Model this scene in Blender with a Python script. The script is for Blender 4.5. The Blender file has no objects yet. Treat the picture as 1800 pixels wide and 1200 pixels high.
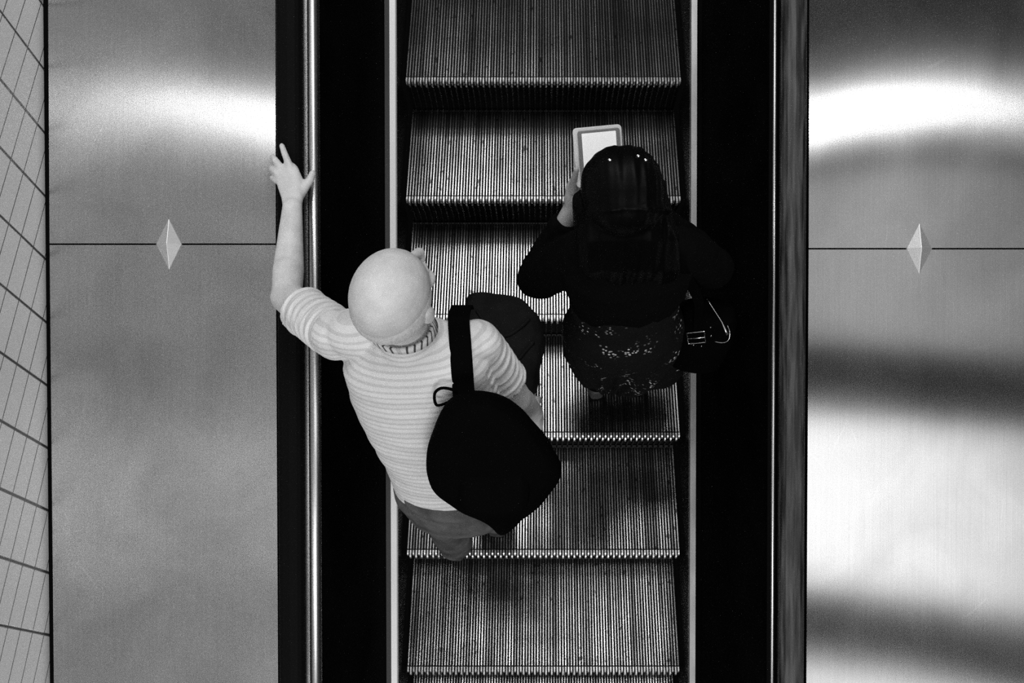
import bpy, bmesh, math, random
from mathutils import Vector, Matrix, noise
random.seed(7)
C = bpy.context.scene.collection
SC = bpy.context.scene
TH = math.radians(25.0)          # incline of the escalator
TILT = math.radians(1.0)
F = 1550.0                       # focal length in pixels of an 1800 px wide frame
PX0, PY0 = 955.0, 600.0
DIST = 3.3
ST, CT = math.sin(TH), math.cos(TH)

def W(x, s, n):                  # incline frame (across, up the slope, off the slope) -> world
    return Vector((x, s*CT - n*ST, s*ST + n*CT))
CAM = W(0, DIST*math.sin(TILT), DIST*math.cos(TILT))

# ---------------------------------------------------------------- camera
cam = bpy.data.cameras.new('camera'); camo = bpy.data.objects.new('camera', cam); C.objects.link(camo)
camo.location = CAM
camo.rotation_euler = (TH - TILT, 0, 0)
cam.sensor_width = 36.0; cam.lens = F*36.0/1800.0
cam.shift_x = -(PX0-900.0)/1800.0
cam.clip_start = 0.02
SC.camera = camo
_R = Matrix.Rotation(TH-TILT, 3, 'X')
def ray(px, py):
    return (_R @ Vector(((px-PX0)/F, (PY0-py)/F, -1.0)))
NRM = Vector((0, -ST, CT))
def pt(px, py, n):               # the place at distance n off the slope seen at a photo position
    d = ray(px, py)
    t = (n - CAM.dot(NRM))/d.dot(NRM)
    return CAM + d*t
def ptz(px, py, z):
    d = ray(px, py)
    return CAM + d*((z-CAM.z)/d.z)
def loc_s(v): return v.y*CT + v.z*ST
def loc_n(v): return -v.y*ST + v.z*CT

# ---------------------------------------------------------------- world, exposure
wd = bpy.data.worlds.new('world'); SC.world = wd; wd.use_nodes = True
wd.node_tree.nodes['Background'].inputs[0].default_value = (1, 1, 1, 1)
wd.node_tree.nodes['Background'].inputs[1].default_value = 0.015
SC.view_settings.view_transform = 'Standard'
SC.view_settings.look = 'None'
SC.view_settings.gamma = 1.0
SC.view_settings.use_curve_mapping = False
SC.view_settings.exposure = 0.0
SC.cycles.use_denoising = False
SC.cycles.use_adaptive_sampling = False
SC.cycles.sample_clamp_indirect = 3.0

# label, x0, x1, s0, s1, emission  (in the slope frame)
LIGHTS = [
 ('long fluorescent strip set across the ceiling ahead of the riders', -1.3, 2.6, 1.68, 1.76, 38),
 ('dim ceiling panel above the right deck', 1.1, 3.6, -0.05, 1.3, 0.7),
 ('wide lit ceiling panel above the right deck', 1.1, 3.6, -2.0, -0.62, 1.9),
 ('unseen ceiling panel added over the middle of the escalator to light the riders', 0.0, 0.9, -1.9, -0.7, 3.6),  # added fill panel that brightens the riders
 ('wide lit ceiling panel lower down above the right deck', 0.9, 3.6, -3.1, -2.6, 2.1),
 ('lit ceiling panel above the left deck', -1.3, -0.95, -2.8, 1.0, 1.0),
 ('wide unseen ceiling panel added over the lower run of the escalator to light the riders from behind', -1.1, 1.3, -5.2, -3.7, 13),  # added to light the riders' backs, clear of the deck reflections
 ('square ceiling panel nearest above the climb of the escalator', -0.6, 1.05, 3.45, 4.1, 18),
 ('square ceiling panel second up the climb of the escalator', -1.0, 0.8, 4.8, 5.5, 12),
 ('square ceiling panel third up the climb of the escalator', -1.35, 0.2, 6.3, 7.0, 22),
 ('square ceiling panel farthest up the climb of the escalator', -1.35, 0.0, 8.0, 9.2, 12),
]
# ---------------------------------------------------------------- materials
def mat(name, col=0.5, rough=0.5, metal=0.0, spec=0.5, aniso=0.0, arot=0.0, emit=0.0):
    m = bpy.data.materials.new(name); m.use_nodes = True
    b = m.node_tree.nodes['Principled BSDF']
    b.inputs['Base Color'].default_value = (col, col, col, 1)
    b.inputs['Roughness'].default_value = rough
    b.inputs['Metallic'].default_value = metal
    b.inputs['Specular IOR Level'].default_value = spec
    b.inputs['Anisotropic'].default_value = aniso
    b.inputs['Anisotropic Rotation'].default_value = arot
    if emit:
        b.inputs['Emission Color'].default_value = (1, 1, 1, 1)
        b.inputs['Emission Strength'].default_value = emit
    return m
def nd(m, t, **kw):
    n = m.node_tree.nodes.new(t)
    for k, v in kw.items(): setattr(n, k, v)
    return n
def lk(m, a, b): m.node_tree.links.new(a, b)
def P(m): return m.node_tree.nodes['Principled BSDF']
def noisy(m, lo, hi, scale=(5, 5, 5), detail=4, nscale=1.0, p0=0.3, p1=0.7, rough=None, bump=0.0, out='Base Color', dist=0.0):
    """colour that runs between lo and hi over a stretched noise"""
    tc = nd(m, 'ShaderNodeTexCoord'); mp = nd(m, 'ShaderNodeMapping'); no = nd(m, 'ShaderNodeTexNoise')
    mp.inputs['Scale'].default_value = scale
    no.inputs['Scale'].default_value = nscale; no.inputs['Detail'].default_value = detail
    no.inputs['Distortion'].default_value = dist
    lk(m, tc.outputs['Object'], mp.inputs['Vector']); lk(m, mp.outputs[0], no.inputs['Vector'])
    mr = nd(m, 'ShaderNodeMapRange')
    mr.inputs['From Min'].default_value = p0; mr.inputs['From Max'].default_value = p1
    mr.inputs['To Min'].default_value = lo; mr.inputs['To Max'].default_value = hi
    lk(m, no.outputs['Fac'], mr.inputs['Value']); lk(m, mr.outputs[0], P(m).inputs[out])
    if rough:
        r = nd(m, 'ShaderNodeMapRange'); r.inputs['To Min'].default_value = rough[0]; r.inputs['To Max'].default_value = rough[1]
        lk(m, no.outputs['Fac'], r.inputs['Value']); lk(m, r.outputs[0], P(m).inputs['Roughness'])
    if bump:
        bn = nd(m, 'ShaderNodeBump'); bn.inputs['Strength'].default_value = bump; bn.inputs['Distance'].default_value = 0.002
        lk(m, no.outputs['Fac'], bn.inputs['Height']); lk(m, bn.outputs[0], P(m).inputs['Normal'])
    return no

def deck_metal():
    m = mat('brushed_steel', 0.62, 0.2, 1.0, aniso=1.0, arot=0.25)
    tc = nd(m, 'ShaderNodeTexCoord')
    mp = nd(m, 'ShaderNodeMapping'); mp.inputs['Scale'].default_value = (420, 3, 1)
    n1 = nd(m, 'ShaderNodeTexNoise'); n1.inputs['Scale'].default_value = 1; n1.inputs['Detail'].default_value = 3
    lk(m, tc.outputs['Object'], mp.inputs[0]); lk(m, mp.outputs[0], n1.inputs['Vector'])
    mp2 = nd(m, 'ShaderNodeMapping'); mp2.inputs['Scale'].default_value = (3.5, 3.5, 1)
    n2 = nd(m, 'ShaderNodeTexNoise'); n2.inputs['Scale'].default_value = 1; n2.inputs['Detail'].default_value = 6; n2.inputs['Distortion'].default_value = 0.6
    lk(m, tc.outputs['Object'], mp2.inputs[0]); lk(m, mp2.outputs[0], n2.inputs['Vector'])
    r1 = nd(m, 'ShaderNodeMapRange'); r1.inputs['To Min'].default_value = 0.85; r1.inputs['To Max'].default_value = 1.1
    lk(m, n1.outputs['Fac'], r1.inputs['Value'])
    r2 = nd(m, 'ShaderNodeMapRange'); r2.inputs['From Min'].default_value = 0.3; r2.inputs['From Max'].default_value = 0.6
    r2.inputs['To Min'].default_value = 0.52; r2.inputs['To Max'].default_value = 0.66
    lk(m, n2.outputs['Fac'], r2.inputs['Value'])
    mu = nd(m, 'ShaderNodeMath', operation='MULTIPLY'); lk(m, r1.outputs[0], mu.inputs[0]); lk(m, r2.outputs[0], mu.inputs[1])
    # fine scratches, mostly along the brushing
    mp3 = nd(m, 'ShaderNodeMapping'); mp3.inputs['Scale'].default_value = (9, 1.6, 1); mp3.inputs['Rotation'].default_value = (0, 0, 0.05)
    v = nd(m, 'ShaderNodeTexVoronoi', feature='DISTANCE_TO_EDGE'); v.inputs['Scale'].default_value = 1.0
    nz = nd(m, 'ShaderNodeTexNoise'); nz.inputs['Scale'].default_value = 3
    lk(m, tc.outputs['Object'], nz.inputs['Vector'])
    mxv = nd(m, 'ShaderNodeMix', data_type='VECTOR'); mxv.inputs['Factor'].default_value = 0.12
    lk(m, tc.outputs['Object'], mxv.inputs['A']); lk(m, nz.outputs['Color'], mxv.inputs['B'])
    lk(m, mxv.outputs['Result'], mp3.inputs[0]); lk(m, mp3.outputs[0], v.inputs['Vector'])
    sc = nd(m, 'ShaderNodeMapRange'); sc.inputs['From Max'].default_value = 0.006; sc.inputs['To Min'].default_value = 0.10; sc.inputs['To Max'].default_value = 0.0
    lk(m, v.outputs['Distance'], sc.inputs['Value'])
    msk = nd(m, 'ShaderNodeMapRange'); msk.inputs['From Min'].default_value = 0.52; msk.inputs['From Max'].default_value = 0.62
    lk(m, n2.outputs['Fac'], msk.inputs['Value'])
    mm = nd(m, 'ShaderNodeMath', operation='MULTIPLY'); lk(m, sc.outputs[0], mm.inputs[0]); lk(m, msk.outputs[0], mm.inputs[1])
    ad = nd(m, 'ShaderNodeMath', operation='ADD'); lk(m, mu.outputs[0], ad.inputs[0]); lk(m, mm.outputs[0], ad.inputs[1])
    lk(m, ad.outputs[0], P(m).inputs['Base Color'])
    r3 = nd(m, 'ShaderNodeMapRange'); r3.inputs['To Min'].default_value = DECK_R[0]; r3.inputs['To Max'].default_value = DECK_R[1]
    lk(m, n2.outputs['Fac'], r3.inputs['Value']); lk(m, r3.outputs[0], P(m).inputs['Roughness'])
    bp = nd(m, 'ShaderNodeBump'); bp.inputs['Strength'].default_value = 0.10; bp.inputs['Distance'].default_value = 0.0006
    lk(m, n1.outputs['Fac'], bp.inputs['Height']); lk(m, bp.outputs[0], P(m).inputs['Normal'])
    tg = nd(m, 'ShaderNodeTangent', direction_type='UV_MAP', uv_map='UVMap')
    lk(m, tg.outputs[0], P(m).inputs['Tangent'])
    return m
DECK_R = (0.21, 0.25)
M = {}
M['deck'] = deck_metal()
M['trim'] = mat('polished_trim', 0.6, 0.28, 1.0); noisy(M['trim'], 0.45, 0.7, (60, 2, 60), 3)
M['stud'] = mat('stud_steel', 0.75, 0.45, 0.7)
M['panel'] = mat('dark_enamel', 0.003, 0.7, 0.0, 0.01); noisy(M['panel'], 0.001, 0.004, (4, 4, 4), 6)
M['skirt'] = mat('dark_skirt', 0.006, 0.5, 0.0, 0.15)
M['rubber'] = mat('black_rubber', 0.004, 0.6, 0, 0.05)
M['worn_rubber'] = mat('worn_glossy_rubber', 0.03, 0.28, 0.0, 0.4)
noisy(M['worn_rubber'], 0.008, 0.10, (90, 6, 90), 5, p0=0.4, p1=0.8, rough=(0.25, 0.5))
M['black'] = mat('shadow_gap_black', 0.004, 0.9, 0, 0.0)
M['groove'] = mat('grimy_groove', 0.010, 0.9, 0, 0.1)

def tread_metal():
    m = mat('worn_aluminium', 0.3, 0.25, 1.0, 0.4)
    tc = nd(m, 'ShaderNodeTexCoord'); oi = nd(m, 'ShaderNodeObjectInfo')
    add = nd(m, 'ShaderNodeVectorMath', operation='ADD'); cb = nd(m, 'ShaderNodeCombineXYZ')
    ml = nd(m, 'ShaderNodeMath', operation='MULTIPLY'); ml.inputs[1].default_value = 37.0
    lk(m, oi.outputs['Random'], ml.inputs[0]); lk(m, ml.outputs[0], cb.inputs[0]); lk(m, ml.outputs[0], cb.inputs[1])
    lk(m, tc.outputs['Object'], add.inputs[0]); lk(m, cb.outputs[0], add.inputs[1])
    def nz(scale, detail, lo, hi, a, b):
        mp = nd(m, 'ShaderNodeMapping'); mp.inputs['Scale'].default_value = scale
        n = nd(m, 'ShaderNodeTexNoise'); n.inputs['Scale'].default_value = 1; n.inputs['Detail'].default_value = detail
        lk(m, add.outputs[0], mp.inputs[0]); lk(m, mp.outputs[0], n.inputs['Vector'])
        r = nd(m, 'ShaderNodeMapRange'); r.inputs['From Min'].default_value = a; r.inputs['From Max'].default_value = b
        r.inputs['To Min'].default_value = lo; r.inputs['To Max'].default_value = hi
        lk(m, n.outputs['Fac'], r.inputs['Value']); return r
    a = nz((55, 0.9, 0), 3, 0.25, 1.0, 0.36, 0.64)      # wear that runs along single cleats
    b = nz((4, 5, 0), 5, 0.55, 1.0, 0.35, 0.6)          # broad grime
    c = nz((45, 28, 0), 2, 0.25, 1.0, 0.30, 0.36)       # spots of dirt
    m1 = nd(m, 'ShaderNodeMath', operation='MULTIPLY'); lk(m, a.outputs[0], m1.inputs[0]); lk(m, b.outputs[0], m1.inputs[1])
    m2 = nd(m, 'ShaderNodeMath', operation='MULTIPLY'); lk(m, m1.outputs[0], m2.inputs[0]); lk(m, c.outputs[0], m2.inputs[1])
    m3 = nd(m, 'ShaderNodeMath', operation='MULTIPLY'); m3.inputs[1].default_value = TREAD_ALB; lk(m, m2.outputs[0], m3.inputs[0])
    lk(m, m3.outputs[0], P(m).inputs['Base Color'])
    return m
TREAD_ALB = 0.8
M['tread'] = tread_metal()
M['nose'] = mat('bright_nosing', 0.7, 0.35, 0.8); noisy(M['nose'], 0.3, 0.85, (90, 20, 20), 2)
M['riser'] = mat('dark_riser', 0.015, 0.5, 0.2, 0.2)

def tile_mat():
    m = mat('glazed_tile', 0.5, 0.28, 0, 0.5)
    tc = nd(m, 'ShaderNodeTexCoord'); sp = nd(m, 'ShaderNodeSeparateXYZ'); lk(m, tc.outputs['Object'], sp.inputs[0])
    def joint(sock, pitch, half, off=0.0):
        a = nd(m, 'ShaderNodeMath', operation='ADD'); a.inputs[1].default_value = 50*pitch+off; lk(m, sock, a.inputs[0])
        b = nd(m, 'ShaderNodeMath', operation='MODULO'); b.inputs[1].default_value = pitch; lk(m, a.outputs[0], b.inputs[0])
        c = nd(m, 'ShaderNodeMath', operation='SUBTRACT'); c.inputs[1].default_value = pitch/2; lk(m, b.outputs[0], c.inputs[0])
        d = nd(m, 'ShaderNodeMath', operation='ABSOLUTE'); lk(m, c.outputs[0], d.inputs[0])
        e = nd(m, 'ShaderNodeMapRange'); e.inputs['From Min'].default_value = half*0.6; e.inputs['From Max'].default_value = half*1.3
        e.inputs['To Min'].default_value = 1.0; e.inputs['To Max'].default_value = 0.0
        lk(m, d.outputs[0], e.inputs['Value']); return e
    v = joint(sp.outputs['Y'], TILE_W, 0.0040, TILE_OFF)
    h = joint(sp.outputs['Z'], TILE_H, 0.0014, 0.0)
    mx = nd(m, 'ShaderNodeMath', operation='MAXIMUM'); lk(m, v.outputs[0], mx.inputs[0]); lk(m, h.outputs[0], mx.inputs[1])
    no = nd(m, 'ShaderNodeTexNoise'); no.inputs['Scale'].default_value = 6; no.inputs['Detail'].default_value = 5
    lk(m, tc.outputs['Object'], no.inputs['Vector'])
    r = nd(m, 'ShaderNodeMapRange'); r.inputs['To Min'].default_value = 0.78; r.inputs['To Max'].default_value = 0.9; lk(m, no.outputs['Fac'], r.inputs['Value'])
    mix = nd(m, 'ShaderNodeMix', data_type='FLOAT'); lk(m, mx.outputs[0], mix.inputs['Factor']); lk(m, r.outputs[0], mix.inputs['A']); mix.inputs['B'].default_value = 0.06
    lk(m, mix.outputs[0], P(m).inputs['Base Color'])
    bp = nd(m, 'ShaderNodeBump'); bp.inputs['Strength'].default_value = 0.5; bp.inputs['Distance'].default_value = 0.002; bp.invert = True
    lk(m, mx.outputs[0], bp.inputs['Height']); lk(m, bp.outputs[0], P(m).inputs['Normal'])
    return m
TILE_W, TILE_H, TILE_OFF = 0.162, 0.0614, 0.03
M['tile'] = tile_mat()
M['ceil'] = mat('ceiling_paint', 0.06, 0.9, 0, 0.1)
M['diffuser'] = mat('white_diffuser', 0.8, 0.5)
M['lampbody'] = mat('lamp_housing', 0.4, 0.5)

# ---------------------------------------------------------------- mesh helpers
def newobj(name, me, parent=None, m=None):
    o = bpy.data.objects.new(name, me); C.objects.link(o)
    if m is not None: me.materials.append(m)
    if parent is not None: o.parent = parent
    return o
def tag(o, label=None, cat=None, group=None, kind=None):
    if label: o['label'] = label
    if cat: o['category'] = cat
    if group: o['group'] = group
    if kind: o['kind'] = kind
    return o
def empty(name, loc=(0, 0, 0), rot=(0, 0, 0)):
    o = bpy.data.objects.new(name, None); C.objects.link(o); o.location = loc; o.rotation_euler = rot
    o.empty_display_size = 0.05
    return o
def meshfrom(name, verts, faces, smooth=False):
    me = bpy.data.meshes.new(name); me.from_pydata([tuple(v) for v in verts], [], faces)
    me.validate(); me.update()
    bm = bmesh.new(); bm.from_mesh(me); bmesh.ops.recalc_face_normals(bm, faces=bm.faces); bm.to_mesh(me); bm.free()
    if smooth:
        for p in me.polygons: p.use_smooth = True
    return me
class MB:
    def __init__(s): s.v = []; s.f = []; s.mi = []
    def box(s, x0, x1, y0, y1, z0, z1, mi=0):
        b = len(s.v)
        s.v += [(x, y, z) for z in (z0, z1) for y in (y0, y1) for x in (x0, x1)]
        for q in ((0,2,3,1),(4,5,7,6),(0,1,5,4),(2,6,7,3),(0,4,6,2),(1,3,7,5)):
            s.f.append(tuple(b+i for i in q)); s.mi.append(mi)
    def prism(s, prof, y0, y1, mi=0, seg=1, caps=True):   # profile of (x,z) swept along y
        b = len(s.v); k = len(prof)
        for j in range(seg+1):
            y = y0+(y1-y0)*j/seg
            s.v += [(x, y, z) for x, z in prof]
        for j in range(seg):
            for i in range(k):
                a = b+j*k
                s.f.append((a+i, a+(i+1) % k, a+k+(i+1) % k, a+k+i)); s.mi.append(mi)
        if caps:
            s.f.append(tuple(b+i for i in range(k))); s.mi.append(mi)
            s.f.append(tuple(b+seg*k+i for i in range(k))); s.mi.append(mi)
    def build(s, name, mats, parent=None, smooth=False, uv=False):
        me = bpy.data.meshes.new(name); me.from_pydata(s.v, [], s.f); me.update()
        for m in (mats if isinstance(mats, (list, tuple)) else [mats]): me.materials.append(m)
        me.polygons.foreach_set('material_index', s.mi)
        bm = bmesh.new(); bm.from_mesh(me); bmesh.ops.recalc_face_normals(bm, faces=bm.faces); bm.to_mesh(me); bm.free()
        if smooth:
            for p in me.polygons: p.use_smooth = True
        if uv: planar_uv(me)
        return newobj(name, me, parent)
def planar_uv(me):               # u runs along the slope, v across, so that the brushing has a direction
    l = me.uv_layers.new(name='UVMap')
    for lp in me.loops:
        c = me.vertices[lp.vertex_index].co
        l.data[lp.index].uv = (c.y, c.x+c.z*0.3)
SLOPE = (TH, 0, 0)
S0, S1 = -3.2, 3.4               # run of the escalator that is built

# ================================================================ the setting
NH = 0.80                        # deck height off the slope
w = MB(); w.box(-1.62, -1.412, -7, 9, -1.6, 10)
o = w.build('wall_left', M['tile']); tag(o, 'pale glazed tile wall with dark vertical joints left of the steel deck', kind='structure')
w = MB(); w.box(-1.62, 4.2, S0-3, S1+6.2, 5.3, 5.5)
o = w.build('ceiling', M['ceil']); o.rotation_euler = SLOPE; tag(o, 'dark sloping ceiling above the escalator', kind='structure')
w = MB(); w.box(4.0, 4.2, -7, 9, -1.6, 10)
o = w.build('wall_right', M['ceil']); tag(o, 'dark wall far right of the escalators', kind='structure')

# ceiling lights ------------------------------------------------------------
def ceiling_light(label, x0, x1, s0, s1, emit, n=5.3):
    root = empty('ceiling_light', W((x0+x1)/2, (s0+s1)/2, n), SLOPE)
    tag(root, label, 'light', 'lights in the sloping ceiling')
    hx, hs = (x1-x0)/2, (s1-s0)/2
    b = MB(); e = 0.03
    b.box(-hx-e, hx+e, -hs-e, -hs, -0.06, 0); b.box(-hx-e, hx+e, hs, hs+e, -0.06, 0)
    b.box(-hx-e, -hx, -hs, hs, -0.06, 0); b.box(hx, hx+e, -hs, hs, -0.06, 0)
    b.build('frame', M['lampbody'], root)
    d = MB(); d.box(-hx, hx, -hs, hs, -0.05, -0.02)
    d.build('diffuser', M['diffuser'], root)
    la = bpy.data.lights.new('lamp', 'AREA'); la.shape = 'RECTANGLE'; la.size = 2*hx; la.size_y = 2*hs
    la.energy = emit*math.pi*4*hx*hs
    lo = bpy.data.objects.new('lamp', la); C.objects.link(lo); lo.parent = root; lo.location = (0, 0, -0.053)
    return root
for a in LIGHTS: ceiling_light(*a)
# ================================================================ escalator steps
PITCH = 0.4424
TY, TZ = PITCH*CT, PITCH*ST
HALFW = 0.515
NCL = 97
def step_meshes():
    cp = 2*HALFW/NCL; cw = cp*0.52
    t = MB(); t.box(-HALFW, HALFW, 0.004, TY+0.018, -0.030, -0.011, 1)
    n = MB(); n.box(-HALFW, HALFW, 0.003, 0.016, -0.030, -0.010, 1)
    r = MB()
    prof = [(0.004, -0.030), (0.016, -0.075), (0.026, -0.12), (0.030, -0.165), (0.030, -0.215)]
    # riser shell
    for i in range(len(prof)-1):
        (ya, za), (yb, zb) = prof[i], prof[i+1]
        b = len(r.v)
        r.v += [(-HALFW, ya+0.004, za), (HALFW, ya+0.004, za), (HALFW, yb+0.004, zb), (-HALFW, yb+0.004, zb),
                (-HALFW, ya+0.014, za), (HALFW, ya+0.014, za), (HALFW, yb+0.014, zb), (-HALFW, yb+0.014, zb)]
        for q in ((0,1,2,3),(4,7,6,5),(0,4,5,1),(1,5,6,2),(2,6,7,3),(3,7,4,0)):
            r.f.append(tuple(b+k for k in q)); r.mi.append(1)
    for i in range(NCL):
        x = -HALFW+cp*(i+0.5); x0, x1 = x-cw/2, x+cw/2
        t.prism([(x0, -0.012), (x1, -0.012), (x1-cw*.12, 0), (x0+cw*.12, 0)], 0.0205, TY+0.018)
        f = -0.010 if i % 2 else 0.0
        # nosing tooth with a rounded front
        b = len(n.v)
        pr = [(f+0.001, -0.026), (f-0.003, -0.012), (f, -0.004), (f+0.005, 0.0), (0.0165, 0.0), (0.0165, -0.026)]
        for xx in (x0, x1): n.v += [(xx, y, z) for y, z in pr]
        k = len(pr)
        n.f.append(tuple(b+j for j in range(k))); n.mi.append(0)
        n.f.append(tuple(b+k+j for j in range(k))); n.mi.append(0)
        for j in range(k): n.f.append((b+j, b+(j+1) % k, b+k+(j+1) % k, b+k+j)); n.mi.append(0)
        # riser cleat
        if i % 2:
            for q in range(len(prof)-1):
                (ya, za), (yb, zb) = prof[q], prof[q+1]
                b = len(r.v)
                for xx in (x0, x1): r.v += [(xx, ya-0.006, za), (xx, yb-0.006, zb), (xx, yb+0.005, zb), (xx, ya+0.005, za)]
                for g in ((0,1,2,3),(4,7,6,5),(0,4,5,1),(1,5,6,2),(2,6,7,3),(3,7,4,0)):
                    r.f.append(tuple(b+h for h in g)); r.mi.append(0)
    return t, n, r
def make_step():
    root = empty('escalator_step')
    t, n, r = step_meshes()
    t.build('tread', [M['tread'], M['groove']], root)
    n.build('nosing', [M['nose'], M['groove']], root)
    r.build('riser', [M['riser'], M['groove']], root)
    return root
def copy_tree(o, parent=None):
    c = o.copy(); C.objects.link(c); c.parent = parent
    for ch in [q for q in bpy.data.objects if q.parent == o]: copy_tree(ch, c)
    return c
step_labels = {
    -3: 'ridged metal escalator step at the bottom edge of the picture, mostly out of frame',
    -2: 'scratched ridged metal escalator step, lowest one seen whole, at the bottom of the frame',
    -1: 'brightly lit ridged escalator step that the man in the striped shirt stands on',
    0: 'ridged escalator step that the dark haired woman stands on',
    1: 'ridged metal escalator step just above the bald head, half covered by the woman',
    2: 'ridged metal escalator step behind the pale e-reader, second from the top',
    3: 'dim ridged metal escalator step, topmost in the picture'}
S_NOSE0 = -0.357
proto = make_step()
used = False
for k in range(3, -4, -1):
    o = proto if not used else copy_tree(proto)
    used = True
    o.location = W(0, S_NOSE0 + k*PITCH, 0)
    tag(o, step_labels[k], 'escalator step', 'escalator steps')

# ================================================================ balustrades
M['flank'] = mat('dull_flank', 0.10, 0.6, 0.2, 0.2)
def balustrade(sg, label):
    root = empty('balustrade', (0, 0, 0), SLOPE); tag(root, label, 'balustrade')
    X = lambda x: sg*x
    def P4(name, prof, m, smooth=False, uv=False):
        b = MB(); b.prism([(X(x), z) for x, z in prof], S0, S1, 0, 1); return b.build(name, m, root, smooth, uv)
    P4('skirt_panel', [(0.530, -0.30), (0.530, 0.105), (0.553, 0.105), (0.553, -0.30)], M['skirt'])
    # rounded steel bead over the skirt: flat bright top, sloping darker flank
    P4('skirt_bead', [(0.528, 0.100), (0.528, 0.118), (0.531, 0.122), (0.551, 0.124), (0.551, 0.100)], M['bead_lit' if sg < 0 else 'bead_shaded'])
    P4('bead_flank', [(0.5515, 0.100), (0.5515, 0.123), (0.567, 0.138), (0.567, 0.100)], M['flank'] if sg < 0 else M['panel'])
    P4('inner_panel', [(0.564, 0.12), (0.643, 0.775), (0.664, 0.775), (0.664, 0.0), (0.564, 0.0)], M['panel'])
    # handrail guide trim
    if sg > 0:
        P4('trim_base', [(0.638, 0.772), (0.638, 0.797), (0.652, 0.797), (0.652, 0.772)], M['black'])
        P4('top_trim', [(0.6475, 0.772), (0.6475, 0.797), (0.650, 0.803), (0.656, 0.803), (0.659, 0.797), (0.659, 0.772)], M['trim'], True)
        P4('gap_channel', [(0.662, 0.66), (0.662, 0.765), (0.765, 0.765), (0.765, 0.66)], M['black'])
        return root
    tr = [(0.638, 0.772), (0.634, 0.790), (0.640, 0.800), (0.650, 0.803), (0.662, 0.803), (0.6665, 0.797), (0.6665, 0.772)]
    P4('top_trim', tr, M['trim'], True)
    P4('guide_rail', [(0.667, 0.72), (0.667, 0.770), (0.676, 0.770), (0.676, 0.787), (0.682, 0.787), (0.682, 0.72)], M['trim'])
    P4('gap_channel', [(0.682, 0.66), (0.682, 0.765), (0.765, 0.765), (0.765, 0.66)], M['black'])
    return root
M['bead_lit'] = mat('bead_steel_lit', 0.9, 0.5, 0.15); M['bead_shaded'] = mat('bead_steel_shaded', 0.35, 0.45, 0.7)  # same steel: left side lit, right side shaded, put into the colours
noisy(M['bead_shaded'], 0.2, 0.45, (10, 3, 10), 4)
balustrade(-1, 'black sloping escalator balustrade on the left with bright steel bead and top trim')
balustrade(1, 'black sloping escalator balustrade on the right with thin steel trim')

def handrail(sg, m, label):
    root_x = -0.7145 if sg < 0 else 0.7045
    hw = 0.0365
    pts = [(-hw+0.004, 0.785), (-hw, 0.795), (-hw, 0.808), (-hw+0.006, 0.819), (-hw+0.016, 0.825), (0, 0.827)]
    pts = pts + [(-x, z) for x, z in reversed(pts[:-1])]
    b = MB(); b.prism([(root_x+x, z) for x, z in pts], S0, S1, 0, 1)
    o = b.build('handrail', m, None, False); o.rotation_euler = SLOPE
    bv = o.modifiers.new('b', 'BEVEL'); bv.width = 0.002; bv.segments = 2
    tag(o, label, 'handrail'); return o
handrail(-1, M['rubber'], 'matte black rubber handrail on the left under the man\'s hand')
handrail(1, M['worn_rubber'], 'worn shiny grey black handrail on the right, beside the steel deck')

# ================================================================ steel decks
def deck(sg, xin, xout, seam_s, stud_x, label, warp_lo, warp_hi):
    root = empty('steel_deck', (0, 0, 0), SLOPE); tag(root, label, 'deck', 'steel decks beside the escalator')
    for a, b_, warp in ((S0, seam_s-0.0022, warp_lo), (seam_s+0.0022, S1, warp_hi)):
        x0, x1 = sorted((sg*xin, sg*xout)); t = 0.003
        nx, ns = 24, 30
        v, f = [], []
        for dz in (0, -t):
            for j in range(ns+1):
                for i in range(nx+1):
                    x = x0+(x1-x0)*i/nx; s_ = a+(b_-a)*j/ns
                    v.append((x, s_, NH+dz+warp(x, s_-seam_s)))
        q = (nx+1)*(ns+1)
        for j in range(ns):
            for i in range(nx):
                k = j*(nx+1)+i; g = (k, k+1, k+nx+2, k+nx+1)
                f.append(g); f.append(tuple(q+h for h in reversed(g)))
        edge = [j*(nx+1) for j in range(ns+1)], [j*(nx+1)+nx for j in range(ns+1)], list(range(nx+1)), [ns*(nx+1)+i for i in range(nx+1)]
        for e in edge:
            for p0, p1 in zip(e[:-1], e[1:]): f.append((p0, p1, q+p1, q+p0))
        me = meshfrom('deck_panel', v, f)
        for p in me.polygons: p.use_smooth = True
        me.set_sharp_from_angle(angle=0.6)
        planar_uv(me)
        newobj('deck_panel', me, root, M['deck'])
    m = MB(); x0, x1 = sorted((sg*(xin+0.004), sg*(xout-0.004))); m.box(x0, x1, S0, S1, NH-0.03, NH-0.012); m.build('backing', M['black'], root)
    if sg < 0:
        m = MB(); m.box(-xout-.0135, -xout-.0005, S0, S1, NH-.03, NH-.004); m.build('gap_shade', M['black'], root)  # black filler painted in for the dark of the gap by the wall
    hw, hl, h = 0.0365, 0.073, 0.024
    st = empty('stud'); bpy.data.objects.remove(st)
    ax = stud_x - 0.003*sg
    v = [(stud_x-hw, seam_s, NH), (stud_x, seam_s-hl, NH), (stud_x+hw, seam_s, NH), (stud_x, seam_s+hl, NH), (ax, seam_s, NH+h),
         (stud_x-hw, seam_s, NH-.004), (stud_x, seam_s-hl, NH-.004), (stud_x+hw, seam_s, NH-.004), (stud_x, seam_s+hl, NH-.004)]
    f = [(0, 1, 4), (1, 2, 4), (2, 3, 4), (3, 0, 4), (5, 6, 7, 8), (0, 5, 6, 1), (1, 6, 7, 2), (2, 7, 8, 3), (3, 8, 5, 0)]
    o = newobj('diamond_stud', meshfrom('stud', v, f), root, M['stud'])
    bv = o.modifiers.new('b', 'BEVEL'); bv.width = 0.0012; bv.segments = 2
    return root
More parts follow.
